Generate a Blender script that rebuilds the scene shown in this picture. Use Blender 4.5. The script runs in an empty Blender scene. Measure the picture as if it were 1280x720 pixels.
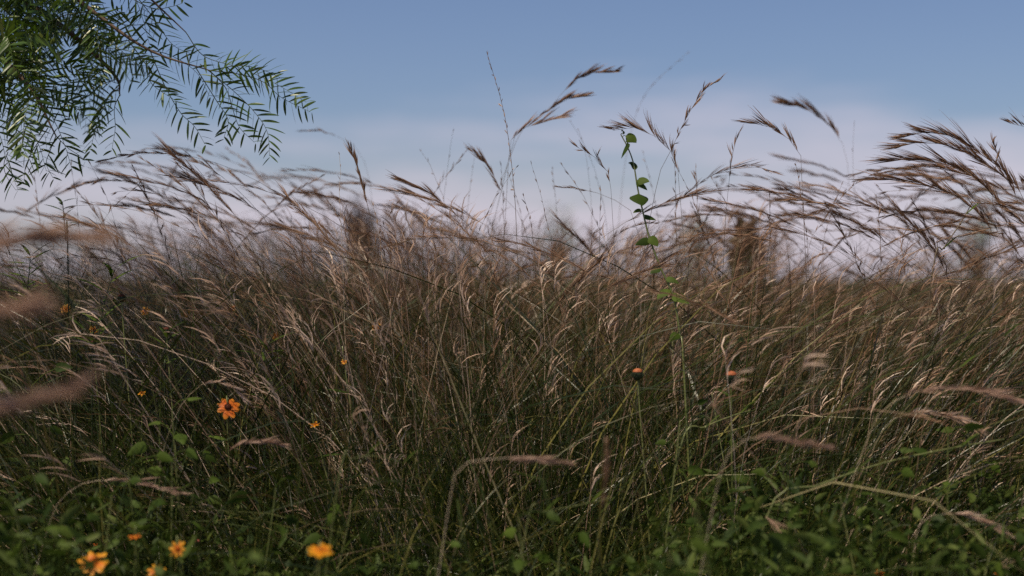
import bpy, math, random
import numpy as np
from mathutils import Vector, Matrix
R = np.random.default_rng(7)
random.seed(7)
D = bpy.data
SC = bpy.context.scene
COL = SC.collection
CAMH = 0.78
FPX = 1280 * 50 / 36.0
PITCH = math.atan(12 / FPX)

def at(px, py, d):
    x = (px - 640) / FPX * d
    u = -(py - 360) / FPX * d
    c, s = math.cos(PITCH), math.sin(PITCH)
    return np.array([x, d * c + u * s, CAMH - d * s + u * c])

def ground_z(x, y):
    return 0.03 * np.sin(x * 1.3 + 0.5) * np.cos(y * 0.9) - 0.00002 * np.minimum(y, 400) ** 2 * 0

# ---------------------------------------------------------------- materials
def mat(name, stops, rough=0.5, trans=0.2, spec=0.4, along=0.0, tip=None, noise=0, use_obj=False, root=None):
    """colour ramp driven by a per-blade random value; tip: other colour towards the end of a blade"""
    m = D.materials.new(name); m.use_nodes = True
    nt = m.node_tree; N = nt.nodes; Lk = nt.links
    for n in list(N): N.remove(n)
    out = N.new('ShaderNodeOutputMaterial')
    a = N.new('ShaderNodeAttribute'); a.attribute_name = 'rnd'
    fac = a.outputs['Fac']
    if use_obj:
        oi = N.new('ShaderNodeObjectInfo'); ad = N.new('ShaderNodeMath'); ad.operation = 'ADD'
        Lk.new(fac, ad.inputs[0]); Lk.new(oi.outputs['Random'], ad.inputs[1])
        fr = N.new('ShaderNodeMath'); fr.operation = 'FRACT'; Lk.new(ad.outputs[0], fr.inputs[0]); fac = fr.outputs[0]
    r = N.new('ShaderNodeValToRGB')
    el = r.color_ramp.elements
    while len(el) < len(stops): el.new(0.5)
    for e, (p, c) in zip(el, stops): e.position = p; e.color = (*c, 1)
    Lk.new(fac, r.inputs[0])
    col = r.outputs[0]
    if tip:
        b = N.new('ShaderNodeAttribute'); b.attribute_name = 'tt'
        mr = N.new('ShaderNodeMapRange'); mr.inputs[1].default_value = tip[0]; mr.inputs[2].default_value = tip[1]
        Lk.new(b.outputs['Fac'], mr.inputs[0])
        mx = N.new('ShaderNodeMix'); mx.data_type = 'RGBA'
        Lk.new(mr.outputs[0], mx.inputs[0]); Lk.new(col, mx.inputs[6]); mx.inputs[7].default_value = (*tip[2], 1)
        col = mx.outputs[2]
    if root:
        b = N.new('ShaderNodeAttribute'); b.attribute_name = 'tt'
        mr = N.new('ShaderNodeMapRange'); mr.inputs[1].default_value = root[0]; mr.inputs[2].default_value = root[1]
        Lk.new(b.outputs['Fac'], mr.inputs[0])
        mx = N.new('ShaderNodeMix'); mx.data_type = 'RGBA'
        Lk.new(mr.outputs[0], mx.inputs[0]); Lk.new(col, mx.inputs[7]); mx.inputs[6].default_value = (*root[2], 1)
        col = mx.outputs[2]
    if noise:
        tc = N.new('ShaderNodeTexCoord'); nz = N.new('ShaderNodeTexNoise'); nz.inputs['Scale'].default_value = noise
        nz.inputs['Detail'].default_value = 4
        Lk.new(tc.outputs['Object'], nz.inputs[0])
        m2 = N.new('ShaderNodeMapRange'); m2.inputs[3].default_value = 0.55; m2.inputs[4].default_value = 1.45
        Lk.new(nz.outputs[0], m2.inputs[0])
        vm = N.new('ShaderNodeVectorMath'); vm.operation = 'SCALE'
        Lk.new(col, vm.inputs[0]); Lk.new(m2.outputs[0], vm.inputs['Scale']); col = vm.outputs[0]
    p = N.new('ShaderNodeBsdfPrincipled'); p.inputs['Roughness'].default_value = rough
    p.inputs['Specular IOR Level'].default_value = spec
    Lk.new(col, p.inputs['Base Color'])
    if trans:
        t = N.new('ShaderNodeBsdfTranslucent'); Lk.new(col, t.inputs[0])
        ms = N.new('ShaderNodeMixShader'); ms.inputs[0].default_value = trans
        Lk.new(p.outputs[0], ms.inputs[1]); Lk.new(t.outputs[0], ms.inputs[2]); Lk.new(ms.outputs[0], out.inputs[0])
    else:
        Lk.new(p.outputs[0], out.inputs[0])
    return m

M = {}
M['green'] = mat('green_blade', [(0, (.012, .021, .003)), (.5, (.026, .043, .005)), (.82, (.065, .085, .011)), (.95, (.22, .19, .05)), (1, (.42, .36, .18))], .38, .25, .5)
M['leafy'] = mat('weed_leaf', [(0, (.028, .052, .006)), (.5, (.055, .09, .010)), (1, (.085, .125, .018))], .62, .35, .18, noise=60, use_obj=True)
M['straw'] = mat('straw_blade', [(0, (.025, .02, .004)), (.35, (.085, .036, .011)), (.6, (.15, .066, .023)), (.8, (.29, .15, .072)), (.93, (.42, .29, .18)), (1, (.75, .56, .40))], .42, .22, .5, root=(.5, .95, (.028, .042, .005)))
M['tawny'] = mat('tawny_blade', [(0, (.013, .020, .003)), (.5, (.034, .050, .005)), (.84, (.080, .084, .012)), (.92, (.26, .18, .08)), (1, (.6, .46, .32))], .36, .22, .6, tip=(.75, 1.3, (.15, .09, .035)))
M['plume'] = mat('seed_plume', [(0, (.085, .046, .024)), (.4, (.17, .09, .048)), (.75, (.28, .155, .088)), (1, (.46, .30, .20))], .6, .15, .25, use_obj=True)
M['pinkplume'] = mat('pink_plume', [(0, (.26, .155, .105)), (.5, (.38, .235, .165)), (1, (.55, .37, .27))], .5, .25, .3)
M['paleplume'] = mat('pale_spikelet', [(0, (.34, .21, .14)), (.5, (.55, .37, .26)), (1, (.85, .66, .52))], .4, .3, .4)
M['stem'] = mat('stalk', [(0, (.06, .052, .02)), (.5, (.10, .07, .035)), (1, (.17, .11, .065))], .45, 0, .5, use_obj=True)
M['palestem'] = mat('pale_stalk', [(0, (.35, .27, .16)), (1, (.55, .43, .3))], .4, 0, .5)
M['greenstem'] = mat('green_stem', [(0, (.10, .12, .03)), (1, (.19, .2, .07))], .4, 0, .5)
M['frond'] = mat('frond_leaflet', [(0, (.038, .078, .007)), (.5, (.065, .12, .011)), (.9, (.095, .15, .018)), (1, (.17, .20, .06))], .36, .25, .5)
M['rachis'] = mat('frond_rachis', [(0, (.07, .085, .025)), (1, (.1, .11, .04))], .5, 0, .3)
M['bark'] = mat('bark', [(0, (.09, .06, .04)), (1, (.13, .09, .06))], .85, 0, .2, noise=30)
M['twig'] = mat('reddish_twig', [(0, (.08, .045, .03)), (1, (.12, .07, .05))], .6, 0, .3)
M['petal'] = mat('orange_petal', [(0, (.62, .15, .006)), (.5, (.66, .21, .006)), (1, (.68, .27, .008))], .5, .3, .3, tip=(.35, 1.0, (.70, .34, .010)))
M['petalred'] = mat('red_orange_petal', [(0, (.62, .12, .012)), (1, (.6, .15, .012))], .5, .3, .3, tip=(.6, 1.0, (.65, .24, .015)))
M['disc'] = mat('flower_disc', [(0, (.5, .12, .01)), (1, (.7, .26, .02))], .7, 0, .2)
M['darkdisc'] = mat('dark_disc', [(0, (.05, .012, .008)), (1, (.12, .03, .01))], .7, 0, .2)
M['pinkbud'] = mat('pink_bud', [(0, (.55, .16, .12)), (1, (.6, .2, .15))], .6, .2, .2)
M['sepal'] = mat('dark_sepal', [(0, (.018, .026, .012)), (1, (.03, .04, .016))], .5, 0, .3)
M['budtop'] = mat('orange_bud_top', [(0, (.35, .10, .04)), (1, (.6, .2, .07))], .6, .2, .3)
M['hazeleaf'] = mat('haze_paled_foliage', [(0, (.28, .36, .32)), (1, (.42, .48, .44))], .6, .2, .3, use_obj=True)  # far trees: distance haze painted into the leaf colour as a silvery pallor
M['darkleaf'] = mat('dusky_foliage', [(0, (.03, .027, .035)), (1, (.055, .05, .06))], .7, .1, .2)
M['brownleaf'] = mat('dry_shrub_twigs', [(0, (.07, .04, .022)), (.7, (.13, .08, .042)), (1, (.28, .18, .1))], .6, .15, .3)

# ground: mottled soil and thatch
g = D.materials.new('meadow_ground'); g.use_nodes = True
nt = g.node_tree; b = nt.nodes['Principled BSDF']; b.inputs['Roughness'].default_value = .95
tc = nt.nodes.new('ShaderNodeTexCoord')
n1 = nt.nodes.new('ShaderNodeTexNoise'); n1.inputs['Scale'].default_value = .35; n1.inputs['Detail'].default_value = 9
n2 = nt.nodes.new('ShaderNodeTexNoise'); n2.inputs['Scale'].default_value = 14; n2.inputs['Detail'].default_value = 6
cr = nt.nodes.new('ShaderNodeValToRGB')
cr.color_ramp.elements[0].position = .35; cr.color_ramp.elements[0].color = (.045, .045, .018, 1)
cr.color_ramp.elements[1].position = .65; cr.color_ramp.elements[1].color = (.13, .085, .05, 1)
mm = nt.nodes.new('ShaderNodeMix'); mm.data_type = 'FLOAT'; mm.inputs[0].default_value = .5
for n in (n1, n2): nt.links.new(tc.outputs['Object'], n.inputs[0])
nt.links.new(n1.outputs[0], mm.inputs[2]); nt.links.new(n2.outputs[0], mm.inputs[3])
nt.links.new(mm.outputs[0], cr.inputs[0]); nt.links.new(cr.outputs[0], b.inputs['Base Color'])
bp = nt.nodes.new('ShaderNodeBump'); bp.inputs['Strength'].default_value = .7; nt.links.new(n2.outputs[0], bp.inputs['Height'])
nt.links.new(bp.outputs[0], b.inputs['Normal'])
M['ground'] = g

# ---------------------------------------------------------------- geometry
def unit(v):
    return v / np.maximum(np.linalg.norm(v, axis=-1, keepdims=True), 1e-9)

class Acc:
    """collects swept strips, then becomes ONE mesh object"""
    def __init__(s): s.V = []; s.F = []; s.r = []; s.t = []; s.n = 0
    def sweep(s, C, W, kind='flat', roll=None, rnd=None, fold=.35, ref=None):
        C = np.asarray(C, float)
        if C.ndim == 2: C = C[None]
        N, S, _ = C.shape
        W = np.broadcast_to(np.asarray(W, float), (N, S))
        T = unit(np.gradient(C, axis=1))
        if ref is None:
            ref = np.array([0.31, 0.9, 0.12])
        A = unit(np.cross(T, np.broadcast_to(ref, T.shape)))
        B = np.cross(T, A)
        if roll is None: roll = R.uniform(0, 2 * math.pi, N)
        roll = np.asarray(roll, float)
        roll = np.broadcast_to(roll if roll.ndim == 2 else roll.reshape(-1, 1), (N, S))
        c = np.cos(roll)[..., None]; sn = np.sin(roll)[..., None]
        X = A * c + B * sn; Y = -A * sn + B * c
        w = W[..., None] / 2
        if kind == 'flat': P = np.stack([C - X * w, C + X * w], 2); closed = False
        elif kind == 'V': P = np.stack([C - X * w + Y * w * fold, C, C + X * w + Y * w * fold], 2); closed = False
        else:
            k = kind if isinstance(kind, int) else 3
            a = np.arange(k) * 2 * math.pi / k
            P = np.stack([C + X * w * math.cos(q) + Y * w * math.sin(q) for q in a], 2); closed = True
        K = P.shape[2]
        idx = np.arange(N * S * K).reshape(N, S, K) + s.n
        if closed: nx = np.roll(idx, -1, axis=2); a0, a1 = idx, nx
        else: a0, a1 = idx[:, :, :-1], idx[:, :, 1:]
        F = np.stack([a0[:, :-1], a1[:, :-1], a1[:, 1:], a0[:, 1:]], -1).reshape(-1, 4)
        s.V.append(P.reshape(-1, 3)); s.F.append(F); s.n += N * S * K
        if rnd is None: rnd = R.random(N)
        s.r.append(np.broadcast_to(np.asarray(rnd, float).reshape(-1, 1, 1), (N, S, K)).reshape(-1))
        s.t.append(np.broadcast_to(np.linspace(0, 1, S).reshape(1, -1, 1), (N, S, K)).reshape(-1))
        return s
    def raw(s, V, F, rnd=.5, t=.5):
        V = np.asarray(V, float); F = np.asarray(F, int)
        s.V.append(V); s.F.append(F + s.n); s.n += len(V)
        s.r.append(np.full(len(V), rnd)); s.t.append(np.full(len(V), t))
    def mesh(s, name, m, origin=(0, 0, 0), smooth=True):
        me = D.meshes.new(name)
        V = np.concatenate(s.V) - np.asarray(origin); F = np.concatenate(s.F)
        me.vertices.add(len(V)); me.vertices.foreach_set('co', V.astype(np.float32).ravel())
        me.loops.add(F.size); me.loops.foreach_set('vertex_index', F.astype(np.int32).ravel())
        me.polygons.add(len(F)); me.polygons.foreach_set('loop_start', np.arange(0, F.size, 4, dtype=np.int32))
        me.polygons.foreach_set('loop_total', np.full(len(F), 4, np.int32))
        if smooth: me.polygons.foreach_set('use_smooth', np.ones(len(F), bool))
        for nm, arr in (('rnd', s.r), ('tt', s.t)):
            a = me.attributes.new(nm, 'FLOAT', 'POINT'); a.data.foreach_set('value', np.concatenate(arr).astype(np.float32))
        me.materials.append(m); me.update(calc_edges=True); me.validate()
        return me

def link(name, me, parent=None, loc=None):
    o = D.objects.new(name, me); COL.objects.link(o)
    if parent is not None: o.parent = parent
    if loc is not None: o.location = loc
    return o
def tag(o, label=None, cat=None, group=None, kind=None):
    if label: o['label'] = label
    if cat: o['category'] = cat
    if group: o['group'] = group
    if kind: o['kind'] = kind
    return o
def thing(name, label, cat, loc, group=None):
    o = link(name, None, loc=tuple(map(float, loc))); o.empty_display_size = .1
    return tag(o, label, cat, group)
def copy_thing(o, loc, rz, sc, label=None, group=None):
    c = o.copy(); COL.objects.link(c); c.location = loc; c.rotation_euler = (0, 0, rz); c.scale = sc
    if label: c['label'] = label
    if group: c['group'] = group
    for ch in o.children:
        k = ch.copy(); COL.objects.link(k); k.parent = c
    return c

def spline(pts, n):
    """Catmull-Rom through points"""
    P = np.array(pts, float)
    P = np.vstack([2 * P[0] - P[1], P, 2 * P[-1] - P[-2]])
    segs = len(P) - 3; u = np.linspace(0, segs - 1e-6, n); i = u.astype(int); f = (u - i)[:, None]
    a, b, c, d = P[i], P[i + 1], P[i + 2], P[i + 3]
    return .5 * (2 * b + (c - a) * f + (2 * a - 5 * b + 4 * c - d) * f ** 2 + (-a + 3 * b - 3 * c + d) * f ** 3)

def bend_curves(P, az, th0, bend, L, S, power=1.4, wob=.0):
    """N curves from roots P: start at angle th0 from vertical towards azimuth az, bending by bend"""
    N = len(P); t = np.linspace(0, 1, S + 1)
    th = th0[:, None] + bend[:, None] * t[None] ** power
    a = az[:, None] + wob * np.cumsum(R.normal(0, 1, (N, S + 1)), axis=1)
    th = th + wob * .5 * np.cumsum(R.normal(0, 1, (N, S + 1)), axis=1)
    d = np.stack([np.sin(th) * np.cos(a), np.sin(th) * np.sin(a), np.cos(th)], -1) * (L[:, None, None] / S)
    return np.concatenate([P[:, None], P[:, None] + np.cumsum(d[:, :-1], 1)], 1)

def blade_w(W, S, base=.7, peak=.3):
    t = np.linspace(0, 1, S + 1)
    return np.asarray(W)[:, None] * (np.minimum(1, base + t / peak * (1 - base)) * (1 - t ** 2.2) ** .8 + .03)[None]

def panicle(acc, C, n, L, spread=.35, drift=(-1, 0, -.25), fib=9, top=.35, w=.0011, long_awn=True, pull=.5):
    """spikelets with fine awns along the last part of stem curve C (S,3)"""
    S = len(C); T = unit(np.gradient(C, axis=0)); drift = np.array(drift, float)
    t0 = 1 - top + top * (np.linspace(0, 1, n) ** .9) * .97
    i = np.clip((t0 * (S - 1)), 0, S - 1.001); k = i.astype(int); f = (i - k)[:, None]
    base = C[k] * (1 - f) + C[k + 1] * f; tan = T[k]
    Ls = L * R.uniform(.55, 1.15, n) * (1 - .35 * np.abs(np.linspace(-1, 1, n)))
    d0 = unit(tan + R.normal(0, spread, (n, 3)))
    N = n * fib; steps = 5
    b = np.repeat(base, fib, 0); d = np.repeat(d0, fib, 0) + R.normal(0, .07, (N, 3)); Lr = np.repeat(Ls, fib) * R.uniform(.5, 1.15, N)
    off = R.uniform(0, .35, N)
    dr = np.repeat(drift[None] + R.normal(0, .18, (n, 3)), fib, 0)
    pts = []; p = b + unit(d) * (off * Lr)[:, None]
    for q in range(steps):
        pts.append(p.copy()); dd = unit(unit(d) + dr * pull * (q / steps)); p = p + dd * (Lr / steps * (1 - off * .5))[:, None]
    W = w * R.uniform(.5, 1.3, N)[:, None] * np.array([.5, 1, .9, .55, .15])[None]
    acc.sweep(np.stack(pts, 1), W, 'flat')
    # stalklet of each spikelet
    acc.sweep(np.stack([base, base + d0 * Ls[:, None] * .2, base + unit(d0 + drift * pull * .2) * Ls[:, None] * .5], 1), np.array([[.0007, .0006, .0004]]), 'tube')

# ---------------------------------------------------------------- camera and light
cam = D.cameras.new('camera'); co = D.objects.new('camera', cam); COL.objects.link(co); SC.camera = co
cam.lens = 50; cam.sensor_width = 36; cam.clip_start = .05; cam.clip_end = 8000
co.location = (0, 0, CAMH); co.rotation_euler = (math.pi / 2 - PITCH, 0, 0)
cam.dof.use_dof = True; cam.dof.focus_distance = 2.15; cam.dof.aperture_fstop = 2.4; cam.dof.aperture_blades = 0
SC.view_settings.view_transform = 'Standard'; SC.view_settings.look = 'None'
SC.cycles.use_denoising = False; SC.cycles.max_bounces = 6; SC.cycles.diffuse_bounces = 3
SC.view_settings.exposure = -0.06; SC.view_settings.gamma = 1
SUN_EL, SUN_AZ = math.radians(62), math.radians(-135)      # azimuth clockwise from +Y
sl = D.lights.new('sun', 'SUN'); so = D.objects.new('sun', sl); COL.objects.link(so)
sl.energy = 5.0; sl.angle = math.radians(.5); sl.color = (1, .87, .67)
sd = Vector((math.sin(SUN_AZ) * math.cos(SUN_EL), math.cos(SUN_AZ) * math.cos(SUN_EL), math.sin(SUN_EL)))
so.rotation_euler = sd.to_track_quat('Z', 'Y').to_euler(); so.location = (0, 0, 10)
w = D.worlds.new('World'); SC.world = w; w.use_nodes = True
nt = w.node_tree; bg = nt.nodes['Background']
sky = nt.nodes.new('ShaderNodeTexSky'); sky.sky_type = 'NISHITA'; sky.sun_disc = False
sky.sun_elevation = SUN_EL; sky.sun_rotation = SUN_AZ; sky.air_density = 1.0; sky.dust_density = 1.0; sky.ozone_density = 1.5
tc = nt.nodes.new('ShaderNodeTexCoord'); sep = nt.nodes.new('ShaderNodeSeparateXYZ'); nt.links.new(tc.outputs['Generated'], sep.inputs[0])
mp = nt.nodes.new('ShaderNodeMapping'); mp.inputs['Scale'].default_value = (1.3, 1.3, 9); nt.links.new(tc.outputs['Generated'], mp.inputs[0])
nz = nt.nodes.new('ShaderNodeTexNoise'); nz.inputs['Scale'].default_value = 2.2; nz.inputs['Detail'].default_value = 5; nz.inputs['Roughness'].default_value = .55
nt.links.new(mp.outputs[0], nz.inputs[0])
# thin cloud veil: thick at the horizon, breaking up higher
mr = nt.nodes.new('ShaderNodeMapRange'); mr.interpolation_type = 'SMOOTHSTEP'
mr.inputs[1].default_value = .125; mr.inputs[2].default_value = .03; mr.inputs[3].default_value = 0; mr.inputs[4].default_value = 1
ns = nt.nodes.new('ShaderNodeMath'); ns.operation = 'MULTIPLY_ADD'; ns.inputs[1].default_value = .22; 
nt.links.new(nz.outputs[0], ns.inputs[0])
sb = nt.nodes.new('ShaderNodeMath'); sb.operation = 'SUBTRACT'; sb.inputs[1].default_value = .11
nt.links.new(sep.outputs[2], sb.inputs[0]); nt.links.new(sb.outputs[0], ns.inputs[2])
nt.links.new(ns.outputs[0], mr.inputs[0])
fm = nt.nodes.new('ShaderNodeMath'); fm.operation = 'MULTIPLY'; fm.inputs[1].default_value = .74; nt.links.new(mr.outputs[0], fm.inputs[0])
tint = nt.nodes.new('ShaderNodeMix'); tint.data_type = 'RGBA'; tint.blend_type = 'MULTIPLY'; tint.inputs[0].default_value = 1
nt.links.new(sky.outputs[0], tint.inputs[6]); tint.inputs[7].default_value = (.90, .915, 1.08, 1)
mx = nt.nodes.new('ShaderNodeMix'); mx.data_type = 'RGBA'
nt.links.new(fm.outputs[0], mx.inputs[0]); nt.links.new(tint.outputs[2], mx.inputs[6]); mx.inputs[7].default_value = (8.2, 7.35, 8.5, 1)
nt.links.new(mx.outputs[2], bg.inputs[0]); bg.inputs[1].default_value = .086
WMX = mx

# ---------------------------------------------------------------- ground
def build_ground():
    ys = np.concatenate([np.linspace(-6, 14, 61), np.geomspace(15, 4000, 40)])
    xs = np.concatenate([-np.geomspace(4000, 11, 30), np.linspace(-10, 10, 61), np.geomspace(11, 4000, 30)])
    X, Y = np.meshgrid(xs, ys); Z = ground_z(X, Y) * (Y < 60) * (np.abs(X) < 60)
    V = np.stack([X, Y, Z], -1).reshape(-1, 3); nx = len(xs)
    i = np.arange((len(ys) - 1) * nx).reshape(-1, nx)[:, :-1].ravel()
    a = Acc(); a.raw(V, np.stack([i, i + 1, i + nx + 1, i + nx], -1))
    V2 = V  # behind the viewer as well
    o = link('ground', a.mesh('ground', M['ground'])); o['kind'] = 'structure'
build_ground()

def scatter(n, y0, y1, margin=.5, bias=1.0):
    y = y0 + (y1 - y0) * R.random(n) ** bias
    hw = y * .38 + margin
    x = R.uniform(-1, 1, n) * hw
    return np.stack([x, y, ground_z(x, y)], -1)

def clumped(n, y0, y1, nc, rad, margin=.5, bias=1.0):
    c = scatter(nc, y0, y1, margin, bias); k = R.integers(0, nc, n)
    P = c[k] + np.concatenate([R.normal(0, rad, (n, 2)), np.zeros((n, 1))], 1)
    P[:, 2] = ground_z(P[:, 0], P[:, 1]); return P, k

def pxx(P): return 640 + P[:, 0] / P[:, 1] * FPX

# lean (signed, + right) wanted as a function of picture column
LX = [-200, 0, 150, 330, 480, 620, 760, 860, 980, 1120, 1300, 1500]
LV = [-.9, -.95, -.75, -.48, -.22, -.05, .05, .22, .62, .85, .75, .7]
def lean(P): return np.interp(pxx(P), LX, LV)

# height allowed (metres) so that the mass stays under the skyline
def cap(P, ypx_tab, px_tab):
    yy = np.interp(pxx(P), px_tab, ypx_tab)
    return CAMH + (348 - yy) / FPX * P[:, 1]
PXT = [0, 150, 300, 400, 500, 600, 700, 800, 880, 940, 985, 1020, 1060, 1150, 1280]
YT = [278, 264, 258, 264, 256, 266, 280, 284, 264, 250, 268, 318, 335, 292, 290]

def grass(name, label, cat, m, P, Lh, th_mean, th_sd, bend_mean, bend_sd, wid, S, az_sd=.5, wob=.03, kind='flat', capped=True, k=None, twist=2.2, hvar=.25):
    n = len(P); rnd = R.random(n)
    th = th_mean + R.normal(0, th_sd, n)
    if k is not None:                      # tufts differ in height, lean and colour
        K = k.max() + 1; hk = R.normal(1, hvar, K).clip(.45, 1.35); lk = R.normal(0, .16, K); ck = R.normal(0, .2, K)
        Lh = Lh * hk[k]; th = th + lk[k]; rnd = (rnd * .8 + .1 + ck[k]).clip(0, 1) * .93 + .07 * (rnd > .965)
    be = R.normal(bend_mean, bend_sd, n) * np.sign(th + 1e-6)
    az = R.normal(0, az_sd, n)
    C = bend_curves(P, az, th, be, Lh, S, 1.3, wob)
    if capped:
        top = C[..., 2].max(1); c = cap(C[np.arange(n), C[..., 2].argmax(1)], YT, PXT) + -np.abs(R.normal(0, .075, n))
        k = np.minimum(1, np.maximum(.15, (c - P[:, 2]) / np.maximum(top - P[:, 2], .01)))
        C = P[:, None] + (C - P[:, None]) * k[:, None, None]
    roll = R.uniform(0, 6.28, n)[:, None] + R.normal(0, twist, n)[:, None] * np.linspace(0, 1, S + 1)[None]
    a = Acc(); a.sweep(C, blade_w(wid, S), kind, roll=roll, rnd=rnd)
    o = link(name, a.mesh(name, m)); tag(o, label, cat, kind='stuff'); return o, C

# low green undergrowth
n = 84000
P, k = clumped(n, 1.65, 4.0, 700, .04, .4, 1.25)
Lh = R.uniform(.28, .85, n) * np.interp(P[:, 1], [1.65, 2.3], [.55, 1.1])
grass('green_undergrowth', 'dark green low grass filling the bottom of the meadow', 'grass', M['green'], P, Lh, lean(P) * .45, .45, 1.2, .8, R.uniform(.0012, .0040, n) * np.interp(P[:, 1], [1.65, 2.1], [.6, 1]), 7, 1.2, .11, k=k)
n = 9000
P, k = clumped(n, .5, 1.75, 300, .05, .5, 1.0); Lh = R.uniform(.08, .30, n) * np.interp(P[:, 1], [.5, 1.7], [.7, 1.3])
grass('short_grass', 'short green grass at the very front of the meadow', 'grass', M['green'], P, Lh, lean(P) * .4, .5, .8, .5, R.uniform(.0015, .004, n), 4, 1.2, k=k)
# fine green-tawny mid grass
n = 30000
P, k = clumped(n, 2.0, 4.0, 330, .04, .4, 1.1)
lz = lean(P); Lh = R.uniform(.4, 1.1, n) * np.interp(P[:, 1], [1.9, 2.2], [.75, 1])
grass('tawny_grass', 'fine tawny green grass blades combed by the wind across the meadow', 'grass', M['tawny'], P, Lh, lz * .5, .18, 1.15, .6, R.uniform(.0008, .0034, n) * np.where(R.random(n) < .12, 1.8, 1), 11, .6, .10, k=k)
# dry straw stems, mostly centre and right
n = 13000
P, k = clumped(n, 2.05, 4.0, 240, .045, .4, 1.0)
pr = np.interp(pxx(P), [-200, 250, 420, 560, 850, 1000, 1400], [.12, .25, .8, 1, .9, .7, .6]); q = R.random(n) < pr; P = P[q]; k = k[q]; n = len(P)
lz = lean(P); Lh = R.uniform(.6, 1.25, n)
grass('dry_grass', 'dry pinkish brown grass stems massed under the skyline', 'grass', M['straw'], P, Lh, lz * .5, .13, .8, .6, R.uniform(.0007, .0024, n), 12, .6, .12, k=k, hvar=.12)
n = 8000
P, k = clumped(n, 2.6, 4.6, 260, .06, .4, 1.0)
grass('back_grass', 'soft brown grass standing behind the front stems up to the skyline', 'grass', M['straw'], P, R.uniform(.8, 1.35, n), lean(P) * .3, .12, .6, .5, R.uniform(.001, .003, n), 9, .8, .10, k=k, hvar=.06)
# dry seed heads inside the mass
def heads(name, label, m, n, y0, y1, prx, hl, F, ylo, w0, w1, stemw=.0011):
    P, k = clumped(n, y0, y1, n // 8, .05, .3, 1.0)
    q = R.random(n) < np.interp(pxx(P), [-200, 250, 450, 560, 900, 1050, 1400], prx); P = P[q]; n = len(P)
    C = bend_curves(P, R.normal(0, .6, n), lean(P) * .6 + R.normal(0, .14, n), R.normal(.5, .5, n) * np.sign(lean(P)), R.uniform(*hl, n), 10, 1.4, .07)
    c = cap(C[:, -1], YT, PXT) - np.abs(R.normal(0, ylo, n))
    kk = np.minimum(1, (c - P[:, 2]) / np.maximum(C[..., 2].max(1) - P[:, 2], .01)); C = P[:, None] + (C - P[:, None]) * kk[:, None, None]
    a = Acc(); a.sweep(C, stemw * np.ones((n, 11)) * np.linspace(1, .5, 11), 'flat')
    tips = C[:, -1]; tan = unit(C[:, -1] - C[:, -3])
    wind = np.array([-.35, 0, -.15])[None] * np.where(pxx(P) > 560, -1, 1)[:, None] * [1, 1, 0] + [0, 0, -.15]
    HL = R.uniform(.04, .085, n)
    b0 = np.repeat(tips, F, 0) - np.repeat(tan * HL[:, None], F, 0) * R.uniform(0, 1, (n * F, 1)); dd = np.repeat(tan, F, 0) + R.normal(0, .2, (n * F, 3)); LL = R.uniform(.015, .05, n * F)
    wd = np.repeat(wind, F, 0) * 1.5
    q = np.stack([b0 + unit(dd + wd * s) * (LL * s)[:, None] for s in (0, .35, .7, 1)], 1)
    a.sweep(q, R.uniform(w0, w1, (n * F, 1)) * np.array([[.5, 1, .7, .1]]), rnd=np.repeat(R.random(n), F) * .7 + .3 * R.random(n * F))
    tag(link(name, a.mesh(name, m)), label, 'seed heads', kind='stuff')
heads('dry_seed_heads', 'brown feathery seed heads massed below the skyline', M['plume'], 4000, 2.05, 4.4, [.4, .45, .9, 1, 1, 1, 1], (.6, 1.1), 12, .06, .0006, .0016)
heads('pale_seed_husks', 'pale pink dry seed husks catching the sun across the middle of the meadow', M['paleplume'], 3200, 1.95, 3.0, [.12, .2, .9, 1, .7, .8, .6], (.5, 1.05), 7, .10, .0008, .0022, .001)
# farther meadow, to the horizon
n = 34000
P, k = clumped(n, 4.2, 26, 3000, .16, 1.5, 1.5)
Lh = R.uniform(.3, .72, n)
grass('far_meadow_grass', 'blurred brown and green grass of the meadow farther back', 'grass', M['tawny'], P, Lh, R.normal(-.1, .2, n), .25, .5, .4, R.uniform(.002, .006, n), 4, 1.0, .04, capped=False)
n = 20000
P, k = clumped(n, 26, 160, 4000, .6, 4, 1.6)
grass('distant_grass', 'distant pale grass near the horizon', 'grass', M['tawny'], P, R.uniform(.3, .7, n), R.normal(0, .2, n), .25, .4, .3, R.uniform(.015, .03, n), 3, 1.0, .03, capped=False)

# tiny broad leaves low down (clover and seedlings)
n = 20000
P, k = clumped(n, 1.6, 2.6, 420, .06, .3, 1.2)
P[:, 2] += R.uniform(.10, .50, n) * np.interp(pxx(P), [100, 450, 750, 900], [1, .8, .8, 1])
C = bend_curves(P, R.uniform(0, 6.28, n), R.uniform(.5, 1.6, n), R.normal(.4, .3, n), R.uniform(.010, .040, n), 4)
tt = np.linspace(0, 1, 5); W = (R.uniform(.003, .012, n)[:, None]) * (np.sin(np.pi * tt ** .75) ** .8 + .02)[None]
a = Acc(); a.sweep(C, W, 'V', rnd=R.random(n))
# petioles down to the ground
Pe = np.stack([C[:, 0], C[:, 0] * [1, 1, .5] + R.normal(0, .012, (n, 3)) , np.stack([C[:, 0, 0], C[:, 0, 1], np.zeros(n)], 1) + R.normal(0, .015, (n, 3)) * [1, 1, 0]], 1)
a.sweep(Pe, np.full((n, 3), .0009), 'flat')
M['seedling'] = mat('seedling_leaf', [(0, (.022, .042, .006)), (.6, (.048, .078, .010)), (1, (.11, .14, .03))], .6, .3, .22)
tag(link('low_leaf_cover', a.mesh('low_leaf_cover', M['seedling'])), 'small dark green leaves of the ground cover between the grass', 'ground cover', kind='stuff')

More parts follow.
